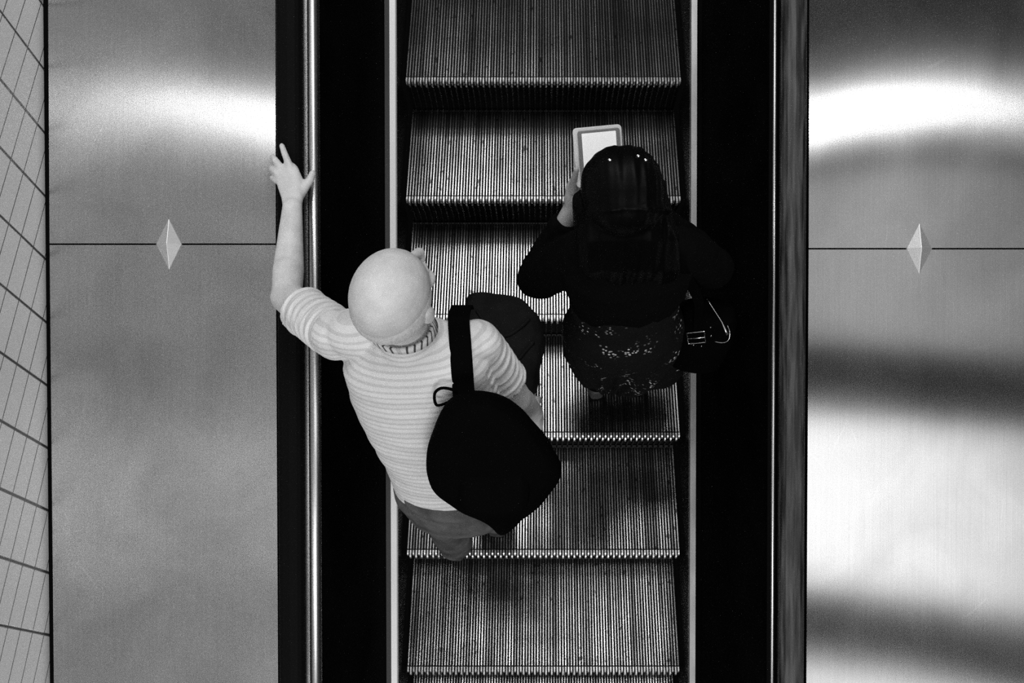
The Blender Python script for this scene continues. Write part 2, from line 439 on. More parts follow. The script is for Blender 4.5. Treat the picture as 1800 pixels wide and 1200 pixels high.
v = pt(297, 429, NH); deck(-1, 0.757, 1.397, loc_s(v), v.x, 'brushed stainless steel deck left of the escalator, between tile wall and handrail',
     lambda x, d: 0.0, lambda x, d: -0.010*((x+1.12)/0.33)**2*min(d, 1.2))
v = pt(1616, 437, NH); deck(1, 0.751, 1.80, loc_s(v), v.x, 'scratched brushed stainless steel deck right of the escalator',
     lambda x, d: 0.014*((x-0.757)/0.6)*min(-d, 1.6), lambda x, d: -0.011*((x-1.07)/0.33)**2*min(d, 1.2) if x < 1.5 else -0.0187*min(d, 1.2))
m_ = MB(); m_.box(1.802, 4.0, S0, S1, 0.2, 0.25); o = m_.build('floor', M['ceil']); o.rotation_euler = SLOPE; tag(o, 'dark slope beyond the right deck', kind='structure')
# ================================================================ soft bodies: shapes are merged and grown into one surface
from mathutils.bvhtree import BVHTree
def pnt(t): return pt(t[0], t[1], t[2])
class Blob:
    def __init__(s): s.bm = bmesh.new()
    def ell(s, c, r, X=Vector((1,0,0)), Y=Vector((0,1,0)), seg=28):
        """ellipsoid with radii r along X, Y and their cross product"""
        X = X.normalized(); Z = X.cross(Y).normalized(); Y = Z.cross(X)
        R = Matrix((X*r[0], Y*r[1], Z*r[2])).transposed().to_4x4(); R.translation = c
        bmesh.ops.create_uvsphere(s.bm, u_segments=seg, v_segments=seg//2+2, radius=1, matrix=R)
    def cap(s, a, b, ra, rb, flat=(False, False), n=20, squash=1.0, sq=None):
        """tapered limb from a to b, with round or flat ends; squash flattens along sq"""
        ax = (b-a); L = ax.length; ax = ax/L
        ref = sq if sq is not None else (Vector((0,0,1)) if abs(ax.z) < 0.9 else Vector((1,0,0)))
        U = (ref - ax*ref.dot(ax)).normalized(); V = ax.cross(U)
        rings = []
        if flat[0]: rings.append((a, ra))
        else:
            for k in range(6): t = math.pi/2*(1-k/5); rings.append((a-ax*ra*math.sin(t), max(ra*math.cos(t), 1e-4)))
        for k in range(1, 5): t = k/5; rings.append((a.lerp(b, t), ra+(rb-ra)*t))
        if flat[1]: rings.append((b, rb))
        else:
            for k in range(6): t = math.pi/2*k/5; rings.append((b+ax*rb*math.sin(t), max(rb*math.cos(t), 1e-4)))
        s.rings([(c, U*squash*r, V*r) for c, r in rings], n)
    def rings(s, rr, n=36, p=2.0):
        """loft through rings (centre, half-axis, half-axis); p is the superellipse power"""
        vs = []
        for c, U, V in rr:
            row = []
            for i in range(n):
                t = 2*math.pi*i/n; ct, st = math.cos(t), math.sin(t)
                e = 2.0/p
                row.append(s.bm.verts.new(c + U*(abs(ct)**e*(1 if ct >= 0 else -1)) + V*(abs(st)**e*(1 if st >= 0 else -1))))
            vs.append(row)
        fs = []
        for j in range(len(vs)-1):
            for i in range(n):
                fs.append(s.bm.faces.new((vs[j][i], vs[j][(i+1) % n], vs[j+1][(i+1) % n], vs[j+1][i])))
        fs.append(s.bm.faces.new(vs[0])); fs.append(s.bm.faces.new(list(reversed(vs[-1]))))
        bmesh.ops.recalc_face_normals(s.bm, faces=fs)
    def grow(s, name, voxel=0.005, smooth=6, m=None, parent=None, fac=0.5):
        me = bpy.data.meshes.new(name+'_src'); bmesh.ops.triangulate(s.bm, faces=[f for f in s.bm.faces if len(f.verts) > 4])
        s.bm.to_mesh(me); s.bm.free()
        o = bpy.data.objects.new(name, me); C.objects.link(o)
        r = o.modifiers.new('r', 'REMESH'); r.mode = 'VOXEL'; r.voxel_size = voxel; r.adaptivity = 0
        if smooth:
            sm = o.modifiers.new('s', 'SMOOTH'); sm.factor = fac; sm.iterations = smooth
        bpy.context.view_layer.update()
        dg = bpy.context.evaluated_depsgraph_get()
        new = bpy.data.meshes.new_from_object(o.evaluated_get(dg))
        o.modifiers.clear(); o.data = new; bpy.data.meshes.remove(me); new.name = name
        for p in new.polygons: p.use_smooth = True
        new.materials.clear()
        if m: new.materials.append(m)
        if parent: o.parent = parent
        return o
def displace(o, fn):
    me = o.data; nrm = [v.normal.copy() for v in me.vertices]
    for v, n in zip(me.vertices, nrm):
        v.co += n*fn(v.co, n)
    me.update()
def seg_near(p, a, b):
    ab = b-a; t = max(0, min(1, (p-a).dot(ab)/ab.dot(ab))); return (p-(a+ab*t)).length, t
def chain(B, pts_, rad):
    for i in range(len(pts_)-1): B.cap(pts_[i], pts_[i+1], rad[i], rad[i+1], n=14)
def ribbon(name, pts_, width, thick, m, parent, side):
    """strap of given width through points; side = direction across the strap at each point"""
    b = MB(); k = len(pts_)
    for i, p in enumerate(pts_):
        tdir = (pts_[min(i+1, k-1)]-pts_[max(i-1, 0)]).normalized()
        sd = side[i] if isinstance(side, list) else side
        sd = (sd - tdir*sd.dot(tdir)).normalized(); nn = tdir.cross(sd).normalized()
        for u, w_ in ((-1, -1), (1, -1), (1, 1), (-1, 1)): b.v.append(tuple(p + sd*u*width/2 + nn*w_*thick/2))
    for i in range(k-1):
        for j in range(4):
            a = i*4; b.f.append((a+j, a+(j+1) % 4, a+4+(j+1) % 4, a+4+j)); b.mi.append(0)
    b.f.append((0, 1, 2, 3)); b.mi.append(0); e = (k-1)*4; b.f.append((e, e+1, e+2, e+3)); b.mi.append(0)
    o = b.build(name, m, parent, True)
    bv = o.modifiers.new('b', 'BEVEL'); bv.width = thick*0.3; bv.segments = 2; bv.limit_method = 'ANGLE'
    return o
def tube(name, pts_, r, m, parent, closed=False, n=8):
    """round cord through points, one mesh"""
    b = MB(); k = len(pts_); V0 = None
    for i, p in enumerate(pts_):
        if closed: td = (pts_[(i+1) % k]-pts_[i-1]).normalized()
        else: td = (pts_[min(i+1, k-1)]-pts_[max(i-1, 0)]).normalized()
        if V0 is None: V0 = td.orthogonal().normalized()
        V0 = (V0 - td*V0.dot(td)).normalized(); U0 = td.cross(V0)
        rr = r[i] if isinstance(r, list) else r
        for j in range(n):
            t = 2*math.pi*j/n; b.v.append(tuple(p + V0*math.cos(t)*rr + U0*math.sin(t)*rr))
    for i in range(k if closed else k-1):
        for j in range(n):
            a = i*n; c = ((i+1) % k)*n
            b.f.append((a+j, a+(j+1) % n, c+(j+1) % n, c+j)); b.mi.append(0)
    if not closed:
        b.f.append(tuple(range(n))); b.mi.append(0); b.f.append(tuple((k-1)*n+j for j in range(n))); b.mi.append(0)
    return b.build(name, m, parent, True)
def smoothpath(P_, n=6):
    out = []
    k = len(P_)
    for i in range(k-1):
        p0, p1, p2, p3 = P_[max(i-1, 0)], P_[i], P_[i+1], P_[min(i+2, k-1)]
        for j in range(n):
            t = j/n
            out.append(0.5*((2*p1)+(p2-p0)*t+(2*p0-5*p1+4*p2-p3)*t*t+(3*p1-p0-3*p2+p3)*t**3))
    out.append(P_[-1]); return out
def nz3(p, f): return noise.noise(p*f)

# materials for people
M['skin'] = mat('skin', 0.70, 0.5, 0, 0.4); P(M['skin']).inputs['Subsurface Weight'].default_value = 0.0
noisy(M['skin'], 0.64, 0.78, (26, 26, 26), 5, bump=0.25)
M['hair_white'] = mat('short_white_hair', 0.6, 0.7, 0, 0.2); noisy(M['hair_white'], 0.60, 0.8, (160, 160, 60), 4, bump=0.3)
M['eye'] = mat('eye', 0.7, 0.1); M['lip'] = mat('lip', 0.3, 0.5)
def shirt_mat():
    m = mat('striped_shirt', 0.7, 0.85, 0, 0.15)
    at = nd(m, 'ShaderNodeAttribute', attribute_name='stripe')
    no = nd(m, 'ShaderNodeTexNoise'); no.inputs['Scale'].default_value = 9; tc = nd(m, 'ShaderNodeTexCoord')
    lk(m, tc.outputs['Object'], no.inputs['Vector'])
    w_ = nd(m, 'ShaderNodeMath', operation='MULTIPLY_ADD'); w_.inputs[1].default_value = 0.004; lk(m, no.outputs['Fac'], w_.inputs[0]); lk(m, at.outputs['Fac'], w_.inputs[2])
    def wave(period):
        f = nd(m, 'ShaderNodeMath', operation='MULTIPLY'); f.inputs[1].default_value = 2*math.pi/period
        s_ = nd(m, 'ShaderNodeMath', operation='SINE'); lk(m, w_.outputs[0], f.inputs[0]); lk(m, f.outputs[0], s_.inputs[0]); return s_
    a, b = wave(0.0165), wave(0.051)
    r = nd(m, 'ShaderNodeMapRange'); r.inputs['From Min'].default_value = 0.1; r.inputs['From Max'].default_value = 0.6
    r.inputs['To Min'].default_value = 0.86; r.inputs['To Max'].default_value = 0.70; lk(m, a.outputs[0], r.inputs['Value'])
    r2 = nd(m, 'ShaderNodeMapRange'); r2.inputs['From Min'].default_value = -1; r2.inputs['From Max'].default_value = 1
    r2.inputs['To Min'].default_value = 0.93; r2.inputs['To Max'].default_value = 1.03; lk(m, b.outputs[0], r2.inputs['Value'])
    mu = nd(m, 'ShaderNodeMath', operation='MULTIPLY'); lk(m, r.outputs[0], mu.inputs[0]); lk(m, r2.outputs[0], mu.inputs[1])
    lk(m, mu.outputs[0], P(m).inputs['Base Color'])
    n2 = nd(m, 'ShaderNodeTexNoise'); n2.inputs['Scale'].default_value = 26; n2.inputs['Detail'].default_value = 3; lk(m, tc.outputs['Object'], n2.inputs['Vector'])
    bp = nd(m, 'ShaderNodeBump'); bp.inputs['Strength'].default_value = 0.35; bp.inputs['Distance'].default_value = 0.01
    lk(m, n2.outputs['Fac'], bp.inputs['Height']); lk(m, bp.outputs[0], P(m).inputs['Normal'])
    return m
M['shirt'] = shirt_mat()
M['trousers'] = mat('grey_trousers', 0.16, 0.85, 0, 0.1); noisy(M['trousers'], 0.06, 0.17, (14, 14, 14), 6, bump=0.5)
M['shoe'] = mat('dark_shoe', 0.05, 0.6)
M['blackcloth'] = mat('black_cloth', 0.003, 0.9, 0, 0.04)
M['blackbag'] = mat('black_nylon', 0.002, 0.9, 0, 0.02)
M['hair_black'] = mat('black_hair', 0.002, 0.40, 0, 0.06)
M['silver'] = mat('silver_metal', 0.9, 0.2, 1.0)

# ================================================================ the man
HD = pnt((685, 517, 1.44))
fw = Vector((0.37, 0.93, 0.20)).normalized(); rt = fw.cross(Vector((0, 0, 1))).normalized(); up = rt.cross(fw)
NECK = pnt((716, 582, 1.21)); PELV = pnt((798, 852, 0.80))
LSH = pnt((592, 588, 1.13)); LEL = pnt((504, 522, 0.95)); LWR = pnt((514, 362, 0.872))
RSH = pnt((838, 606, 1.14)); REL = pnt((907, 700, 0.95)); RWR = pnt((938, 726, 0.73))
LHIP = pnt((752, 862, 0.76)); LANK = pnt((799, 952, 0.075)); RHIP = pnt((850, 868, 0.76)); RANK = pnt((872, 905, 0.075))
LKN = LHIP.lerp(LANK, 0.48)+Vector((0, 0.03, 0)); RKN = RHIP.lerp(RANK, 0.48)+Vector((0, 0.03, 0))
shX = (RSH-LSH).normalized()
axis = (PELV-NECK); fwd = axis.cross(shX).normalized()
if fwd.y < 0: fwd = -fwd
def torso(B, k=0.0, top=0.0, bot=1.0, hem=0.0, p=2.3):
    rr = []
    prof = [(-0.02, .058, .052, .0), (0.05, .125, .074, .0), (0.16, .180, .104, .0), (0.32, .186, .120, -.004), (0.5, .178, .122, 0), (0.7, .160, .118, .004), (0.86, .158, .116, .0), (1.0, .168, .120, 0)]
    hx = ((RHIP-LHIP).normalized())
    for t, a, b, o in prof:
        if t < top or t > bot: continue
        c = NECK + axis*t - fwd*o
        U = shX.lerp(hx, max(0, t)).normalized(); U = (U-axis.normalized()*U.dot(axis.normalized())).normalized()
        rr.append((c, U*(a+k), fwd*(b+k)))
    if hem:
        c, U, V = rr[-1]; rr.append((c+axis.normalized()*hem, U*1.01, V*1.01))
    B.rings(rr, 40, p)

B = Blob()
torso(B, -0.012, -1)
# skull and face
B.ell(HD, (0.083, 0.100, 0.093), rt, fw)
B.ell(HD - up*0.035 + fw*0.030, (0.066, 0.072, 0.085), rt, fw)
B.ell(HD - up*0.090 + fw*0.058, (0.045, 0.042, 0.034), rt, fw)          # jaw and chin
B.ell(HD + fw*0.078 - up*0.020, (0.055, 0.020, 0.016), rt, fw)          # brow
B.cap(HD + fw*0.098 - up*0.030, HD + fw*0.122 - up*0.070, 0.009, 0.014)  # nose
B.ell(HD + fw*0.112 - up*0.074, (0.020, 0.012, 0.010), rt, fw)
for sg in (-1, 1):
    B.ell(HD + rt*sg*0.040 + fw*0.070 - up*0.062, (0.022, 0.024, 0.020), rt, fw)   # cheeks
    e = HD + rt*sg*0.080 - up*0.045 - fw*0.004
    B.ell(e, (0.009, 0.019, 0.033), (rt*sg - fw*0.5), fw)
    B.ell(e + rt*sg*0.006 - fw*0.008, (0.006, 0.015, 0.030), (rt*sg - fw*0.6), fw)
B.ell(HD + fw*0.100 - up*0.098, (0.024, 0.010, 0.006), rt, fw)          # lips
# neck
B.cap(HD - up*0.06 - fw*0.02, NECK + axis*0.05 + fwd*.01, 0.054, 0.058)
# left arm
B.cap(LSH, LEL, 0.052, 0.043); 
B.cap(LEL, LEL.lerp(LWR, 0.30), 0.040, 0.0415); B.cap(LEL.lerp(LWR, 0.30), LWR, 0.0415, 0.027, squash=0.85)
# right arm
B.cap(RSH, REL, 0.052, 0.042); B.cap(REL, REL.lerp(RWR, 0.3), 0.041, 0.041); B.cap(REL.lerp(RWR, 0.3), RWR, 0.041, 0.028)
# left hand over the rail: index forward, three fingers over the outer side, thumb on the inner side
HN = 0.853
def hp(x, y, n): return pt(x, y, n)
B.rings([(hp(514, 366, .866), W(.026,0,0), W(0,0,.020)), (hp(514, 350, .862), W(.029,0,0), W(0,0,.020)), (hp(512, 332, .856), W(.036,0,0), W(0,0,.019)),
         (hp(508, 314, .852), W(.037,0.004,0), W(0,0,.017)), (hp(504, 297, .850), W(.031,0.006,0), W(0,0,.015)), (hp(502, 290, .848), W(.024,.006,0), W(0,0,.010))], 24, 2.4)
chain(B, [hp(511, 300, .856), hp(506, 284, .858), hp(500, 269, .850), hp(495.5, 256, .842)], [.0115, .0105, .0095, .0080])
chain(B, [hp(501, 302, .854), hp(491, 291, .856), hp(483, 280, .842), hp(479, 276, .822)], [.0115, .0105, .0095, .0085])
chain(B, [hp(497, 310, .852), hp(486, 303, .852), hp(478, 297, .835), hp(476, 296, .812)], [.0110, .0100, .0092, .0082])
chain(B, [hp(496, 322, .850), hp(485, 317, .848), hp(479, 313, .833), hp(478, 312, .814)], [.0100, .0088, .0080, .0072])
chain(B, [hp(524, 345, .855), hp(535, 330, .852), hp(545, 316, .843), hp(549.5, 304, .836)], [.0160, .0135, .0115, .0095])
# right hand hanging, fingers slightly curled
wd_ = (RWR-REL).normalized(); hs = Vector((0, 1, 0)); hs = (hs-wd_*hs.dot(wd_)).normalized(); hn = wd_.cross(hs)
B.rings([(RWR-wd_*.01, hs*.026, hn*.020), (RWR+wd_*.03, hs*.034, hn*.018), (RWR+wd_*.07, hs*.040, hn*.016), (RWR+wd_*.09, hs*.036, hn*.012)], 24, 2.4)
for i, (o_, L) in enumerate(((.027, .070), (.009, .078), (-.009, .072), (-.026, .058))):
    a = RWR+wd_*.085+hs*o_; cu = -hn if hn.x > 0 else hn
    chain(B, [a, a+wd_*L*.42+cu*.004, a+wd_*L*.72+cu*.016, a+wd_*L*.9+cu*.034], [.0105, .0098, .0090, .0078])
a = RWR+wd_*.02+hs*.028
chain(B, [a, a+wd_*.028+hs*.020, a+wd_*.055+hs*.028, a+wd_*.075+hs*.026], [.0150, .0125, .011, .009])
# legs
for h_, k_, a_ in ((LHIP, LKN, LANK), (RHIP, RKN, RANK)):
    B.cap(h_, k_, 0.082, 0.055); B.cap(k_, k_.lerp(a_, .35), 0.054, 0.054); B.cap(k_.lerp(a_, .35), a_, 0.054, 0.036)
    B.cap(a_-Vector((0,0,.02)), a_+Vector((0, .10, -.045)), 0.034, 0.026)
man = B.grow('person', 0.0042, 5, M['skin'])
tag(man, 'bald elderly man in pale striped shirt holding the left handrail, black backpack on his shoulder', 'person')

# eyes
for sg in (-1, 1):
    b = Blob(); b.ell(HD + rt*sg*0.031 + fw*0.087 - up*0.034, (0.0115, 0.0115, 0.0115), rt, fw, 20)
    me = bpy.data.meshes.new('eye'); b.bm.to_mesh(me); b.bm.free(); newobj('eye', me, man, M['eye'])
# fringe of white hair: round the back and the sides, bare crown
B = Blob()
B.ell(HD - up*0.022 - fw*0.008, (0.0862, 0.097, 0.081), rt, fw, 40)
hair = B.grow('hair', 0.004, 2, M['hair_white'], man)
bm = bmesh.new(); bm.from_mesh(hair.data)
kill = []
for v_ in bm.verts:
    d = v_.co-HD
    f_, u_, r_ = d.dot(fw), d.dot(up), d.dot(rt)
    lim = 0.022 + 0.006*math.sin(v_.co.x*90) - max(0, f_)*0.55
    if u_ > lim or f_ > 0.062 or u_ < -0.085: kill.append(v_)
bmesh.ops.delete(bm, geom=kill, context='VERTS'); bm.to_mesh(hair.data); bm.free()
displace(hair, lambda p, n: 0.0008*nz3(p, 160)+0.0008*nz3(p, 60))
sf = hair.modifiers.new('s', 'SOLIDIFY'); sf.thickness = 0.006; sf.offset = -1
hair['label'] = 'short white fringe of hair round a bald crown'

# shirt
B = Blob()
torso(B, 0.004, -1, 0.87, 0.045)
CL, CR = 0.66, 0.66
CUFL = LSH.lerp(LEL, CL); CUFR = RSH.lerp(REL, CR)
B.cap(LSH, CUFL, 0.064, 0.059, (False, True), 28); B.cap(RSH, CUFR, 0.064, 0.060, (False, True), 28)
B.ell(LSH.lerp(NECK, .35)-axis*0.0, (0.09, 0.068, 0.062), shX, fwd); B.ell(RSH.lerp(NECK, .22)-fwd*.006, (0.075, 0.062, 0.058), shX, fwd)
NV = (HD - up*0.06 - fw*0.03 - NECK).normalized()
B.cap(NECK + axis*0.14, NECK + NV*0.045, 0.086, 0.064, (False, True), 28)
shirt = B.grow('shirt', 0.0042, 7, M['shirt'], man)
LA, RA = (LEL-LSH).normalized(), (REL-RSH).normalized(); AX = axis.normalized()
def sh_class(p):
    dl = (p-LSH).dot(LA); dr = (p-RSH).dot(RA)
    if dl > 0.012 and seg_near(p, LSH, LEL)[0] < 0.085: return 1, dl
    if dr > 0.012 and seg_near(p, RSH, REL)[0] < 0.085: return 2, dr
    return 0, (p-NECK).dot(AX)
def sh_disp(p, n):
    c, d = sh_class(p)
    if c:
        w_ = d + 0.012*nz3(p, 12) + 0.010*n.dot(fwd)
        g = max(0.0, math.sin(2*math.pi*w_/0.027))
        return 0.0070*(g-0.4)*min(1, d/0.04) * (0.6+0.8*abs(nz3(p, 9))) + (0.003 if d > (CL*(LEL-LSH).length-0.03 if c == 1 else CR*(REL-RSH).length-.03) else 0)
    side = (p-NECK).dot(shX)
    return 0.004*nz3(Vector((p.x*6, p.y*18+p.x*4, p.z*18)), 1.0) + 0.0035*nz3(Vector((side*9, d*22, 3)), 1.0)*min(1, max(0, d)/0.2)
displace(shirt, sh_disp)
def stripe_attr(o, fn):
    at = o.data.attributes.new('stripe', 'FLOAT', 'POINT')
    at.data.foreach_set('value', [fn(v.co) for v in o.data.vertices])
stripe_attr(shirt, lambda p: (lambda c, d: d*(1.0 if c == 0 else 1.15)+0.02*c + (0.10*abs((p-NECK).dot(shX))**2 if c == 0 else 0))(*sh_class(p)))
shirt['label'] = 'pale shirt with fine grey stripes and short sleeves'
# collar: two turned-over layers
def ring_strip(name, c, U, V, rad, h, flare, m, parent, ax, gap=0.5, n=40):
    b = MB()
    for i in range(n+1):
        t = gap + (2*math.pi-2*gap)*i/n + math.pi/2
        dd = U*math.cos(t)+V*math.sin(t)
        lift = 0.006*math.cos(2*t)
        for q, z in ((rad, h), (rad+flare*.5, h*1.06), (rad+flare, 0.0), (rad+flare-.003, 0.0)):
            b.v.append(tuple(c + dd*q + ax*(z+lift)))
    for i in range(n):
        for j in range(3):
            a = i*4; b.f.append((a+j, a+j+1, a+4+j+1, a+4+j)); b.mi.append(0)
    o = b.build(name, m, parent, True); s_ = o.modifiers.new('s', 'SOLIDIFY'); s_.thickness = 0.003
    return o
def check_mat():
    m = mat('checked_collar', 0.6, 0.85, 0, 0.1)
    at = nd(m, 'ShaderNodeAttribute', attribute_name='stripe')
    f = nd(m, 'ShaderNodeMath', operation='SINE'); lk(m, at.outputs['Fac'], f.inputs[0])
    r = nd(m, 'ShaderNodeMapRange'); r.inputs['From Min'].default_value = -0.8; r.inputs['From Max'].default_value = -0.4
    r.inputs['To Min'].default_value = 0.08; r.inputs['To Max'].default_value = 0.8
    lk(m, f.outputs[0], r.inputs['Value']); lk(m, r.outputs[0], P(m).inputs['Base Color']); return m
M['collar'] = check_mat()
col = ring_strip('collar', NECK+NV*0.034-fwd*.004, shX, fwd, 0.067, 0.034, 0.013, M['collar'], man, NV, 0.35)
stripe_attr(col, lambda p: math.atan2((p-NECK).dot(shX), (p-NECK).dot(fwd))*38)

# trousers
B = Blob()
hx = (RHIP-LHIP).normalized(); cc = LHIP.lerp(RHIP, .5)
TRF = Vector((0, 1, 0))
B.rings([(cc+Vector((0,0,.13)), hx*.146, TRF*.112), (cc+Vector((0,0,.06)), hx*.154, TRF*.122), (cc+Vector((0,-.004,-.02)), hx*.160, TRF*.125), (cc+Vector((0,0,-.09)), hx*.150, TRF*.105)], 36, 2.3)
for h_, k_, a_ in ((LHIP, LKN, LANK), (RHIP, RKN, RANK)):
    B.cap(h_+Vector((0,0,.02)), k_, 0.096, 0.074); B.cap(k_, a_-Vector((0,0,.03)), 0.074, 0.066, (False, True))
tr = B.grow('trousers', 0.006, 6, M['trousers'], man)
displace(tr, lambda p, n: 0.007*nz3(Vector((p.x*5, p.y*5, p.z*14)), 1.0)+0.003*nz3(p, 30))
tr['label'] = 'loose grey trousers'
# shoes
tz = W(0, S_NOSE0-PITCH, 0).z
for a_ in (LANK, RANK):
    B = Blob(); c = Vector((a_.x, a_.y, tz))
    d = Vector((0.05, 1, 0)).normalized(); r_ = Vector((1, -0.05, 0)).normalized()
    B.rings([(c+d*(-.055)+Vector((0,0,.040)), r_*.026, Vector((0,0,.034))), (c+d*(-.035)+Vector((0,0,.046)), r_*.036, Vector((0,0,.044))), (c+d*.02+Vector((0,0,.050)), r_*.038, Vector((0,0,.048))),
             (c+d*.09+Vector((0,0,.038)), r_*.043, Vector((0,0,.036))), (c+d*.15+Vector((0,0,.030)), r_*.046, Vector((0,0,.028))), (c+d*.20+Vector((0,0,.024)), r_*.038, Vector((0,0,.022))), (c+d*.225+Vector((0,0,.020)), r_*.015, Vector((0,0,.014)))], 28, 2.6)
    sh = B.grow('shoe', 0.004, 4, M['shoe'], man)

# ---------------------------------------------------------------- backpack over his right shoulder
bag = empty('backpack', pnt((865, 800, 1.08)))
tag(bag, 'black backpack slung over the man\'s right shoulder by one wide strap', 'backpack')
inv = Matrix.Translation(-bag.location)
def adopt(o, root):
    o.parent = root; o.matrix_parent_inverse = Matrix.Translation(-root.location); return o
out = [(800,692),(832,685),(872,690),(912,714),(948,750),(973,785),(988,818),(983,845),(957,880),(922,912),(884,941),(858,920),(815,903),(774,872),(753,842),(750,792),(764,740),(782,706)]
def bagn(y): return 1.235 - (y-690)*0.00072
cen = (868, 806)
B = Blob(); rings_ = []
fine = []
K = len(out)
for i in range(K):
    p0, p1, p2, p3 = [Vector(out[(i+j) % K]) for j in (-1, 0, 1, 2)]
    for j in range(3):
        t = j/3; fine.append(0.5*((2*p1)+(p2-p0)*t+(2*p0-5*p1+4*p2-p3)*t*t+(3*p1-p0-3*p2+p3)*t**3))
bmv = []
for dn, sc_ in ((-.085, .50), (-.080, .80), (-.060, .93), (-.02, .985), (.02, .985), (.052, .94), (.080, .82), (.095, .55), (.098, .25)):
    row = []
    for q in fine:
        x, y = cen[0]+(q.x-cen[0])*sc_, cen[1]+(q.y-cen[1])*sc_
        mid = pt(q.x, q.y, bagn(q.y)); cm = pt(cen[0], cen[1], bagn(cen[1]))
        p = cm + (mid-cm)*sc_ + NRM*dn
        row.append(B.bm.verts.new(p))
    bmv.append(row)
fs = []
for j in range(len(bmv)-1):
    n_ = len(fine)
    for i in range(n_): fs.append(B.bm.faces.new((bmv[j][i], bmv[j][(i+1) % n_], bmv[j+1][(i+1) % n_], bmv[j+1][i])))
fs.append(B.bm.faces.new(bmv[0])); fs.append(B.bm.faces.new(list(reversed(bmv[-1]))))
bmesh.ops.recalc_face_normals(B.bm, faces=fs)
o = B.grow('bag_body', 0.006, 4, M['blackbag']); displace(o, lambda p, n: 0.005*nz3(p, 14)); adopt(o, bag)
B = Blob(); a = pnt((872, 845, bagn(845)))+NRM*.085
B.rings([(a-NRM*.02, W(.085,0,0), W(0,.075,0)), (a+NRM*.012, W(.083,0,0), W(0,.072,0)), (a+NRM*.026, W(.068,0,0), W(0,.058,0))], 32, 3.2)
o = B.grow('front_pocket', 0.005, 4, M['blackbag']); adopt(o, bag)
def bvh(o):
    return BVHTree.FromPolygons([v.co for v in o.data.vertices], [p.vertices for p in o.data.polygons])
tS = bvh(shirt)
def on(tree, px, py, off=0.004, dflt=1.1):
    d = ray(px, py).normalized(); h = tree.ray_cast(CAM, d)
    if h[0] is None: return pt(px, py, dflt)
    return h[0] - d*off
path = [on(tS, 806+ (y-560)*0.07, y, 0.010) for y in (566, 590, 620, 650, 680)]
path = [path[0]+W(0, .025, -.03), path[0]+W(0, .012, -.006)] + path + [pt(816, 712, bagn(712)+.05)]
path = [path[0]+W(.0, .01, -.10), path[0]+W(0, .015, -.05)] + path
o = ribbon('shoulder_strap', smoothpath(path, 4), 0.0515, 0.006, M['blackbag'], None, W(1, 0, 0)); adopt(o, bag)
hpth = [pt(790, 706, 1.225), pt(768, 712, 1.235), pt(764, 692, 1.245), pt(776, 682, 1.25), pt(796, 685, 1.245), pt(806, 694, 1.235)]
o = tube('carry_handle', smoothpath(hpth, 5), 0.0036, M['blackbag'], None); adopt(o, bag)
# ================================================================ dark soft bag standing on the step in front of him
M['darkbag'] = mat('dark_soft_fabric', 0.022, 0.85, 0, 0.15); noisy(M['darkbag'], 0.004, 0.014, (7, 7, 7), 5, bump=0.5)
tz1 = W(0, S_NOSE0, 0).z+.001
root = empty('shopping_bag', (-0.10, 0.0, tz1))
tag(root, 'dark slouching soft bag standing on the step between the man and the woman', 'bag')
out = [(822,522),(850,513),(898,517),(930,538),(950,566),(957,600),(950,640),(944,680),(930,700),(890,690),(850,650),(825,600),(815,560)]
B = Blob(); K = len(out); fine = []
for i in range(K):
    p0, p1, p2, p3 = [Vector(out[(i+j) % K]) for j in (-1, 0, 1, 2)]
    for j in range(3):
        t = j/3; fine.append(0.5*((2*p1)+(p2-p0)*t+(2*p0-5*p1+4*p2-p3)*t*t+(3*p1-p0-3*p2+p3)*t**3))
# body: the mouth of the bag outlined high up, then straight down to its base on the tread
rows = []
tz1 += 0.004
zc = tz1+0.44
top = [ptz(q.x, q.y, zc) for q in fine]
ct_ = sum(top, Vector())/len(top)
low = Vector((ct_.x+0.02, max(ct_.y, 0.0)-0.02, tz1))
for k_, (z, sc_) in enumerate(((tz1+.003, .52), (tz1+.03, .60), (tz1+.15, .72), (tz1+.28, .86), (tz1+.38, .98), (zc, 1.0), (zc+.035, .90), (zc+.05, .70), (zc+.052, .40))):
    f_ = (z-tz1)/(zc-tz1); cz = Vector((low.x+(ct_.x-low.x)*min(f_, 1), low.y+(ct_.y-low.y)*min(f_, 1), z))
    rows.append([B.bm.verts.new(cz + Vector((p.x-ct_.x, p.y-ct_.y, 0))*sc_) for p in top])
fs = []
for j in range(len(rows)-1):
    n_ = len(fine)
    for i in range(n_): fs.append(B.bm.faces.new((rows[j][i], rows[j][(i+1) % n_], rows[j+1][(i+1) % n_], rows[j+1][i])))
fs.append(B.bm.faces.new(rows[0])); fs.append(B.bm.faces.new(list(reversed(rows[-1]))))
bmesh.ops.recalc_face_normals(B.bm, faces=fs)
o = B.grow('bag_body', 0.007, 5, M['darkbag']); displace(o, lambda p, n: (0.010*nz3(Vector((p.x*7, p.y*7, p.z*4)), 1.0)+0.004*nz3(p, 22))*(1 if p.z > tz1+.04 else 0)); adopt(o, root)
tb = bvh(o)
for k_, pts_ in enumerate(([(838,545),(860,575),(888,590),(915,575),(930,560)], [(850,600),(880,630),(905,635),(925,615),(938,600)])):
    pp = [on(tb, x, y, 0.004+0.0*i, .5) for i, (x, y) in enumerate(pts_)]
    o = tube('handle', smoothpath(pp, 5), 0.006, M['darkbag'], None); adopt(o, root)

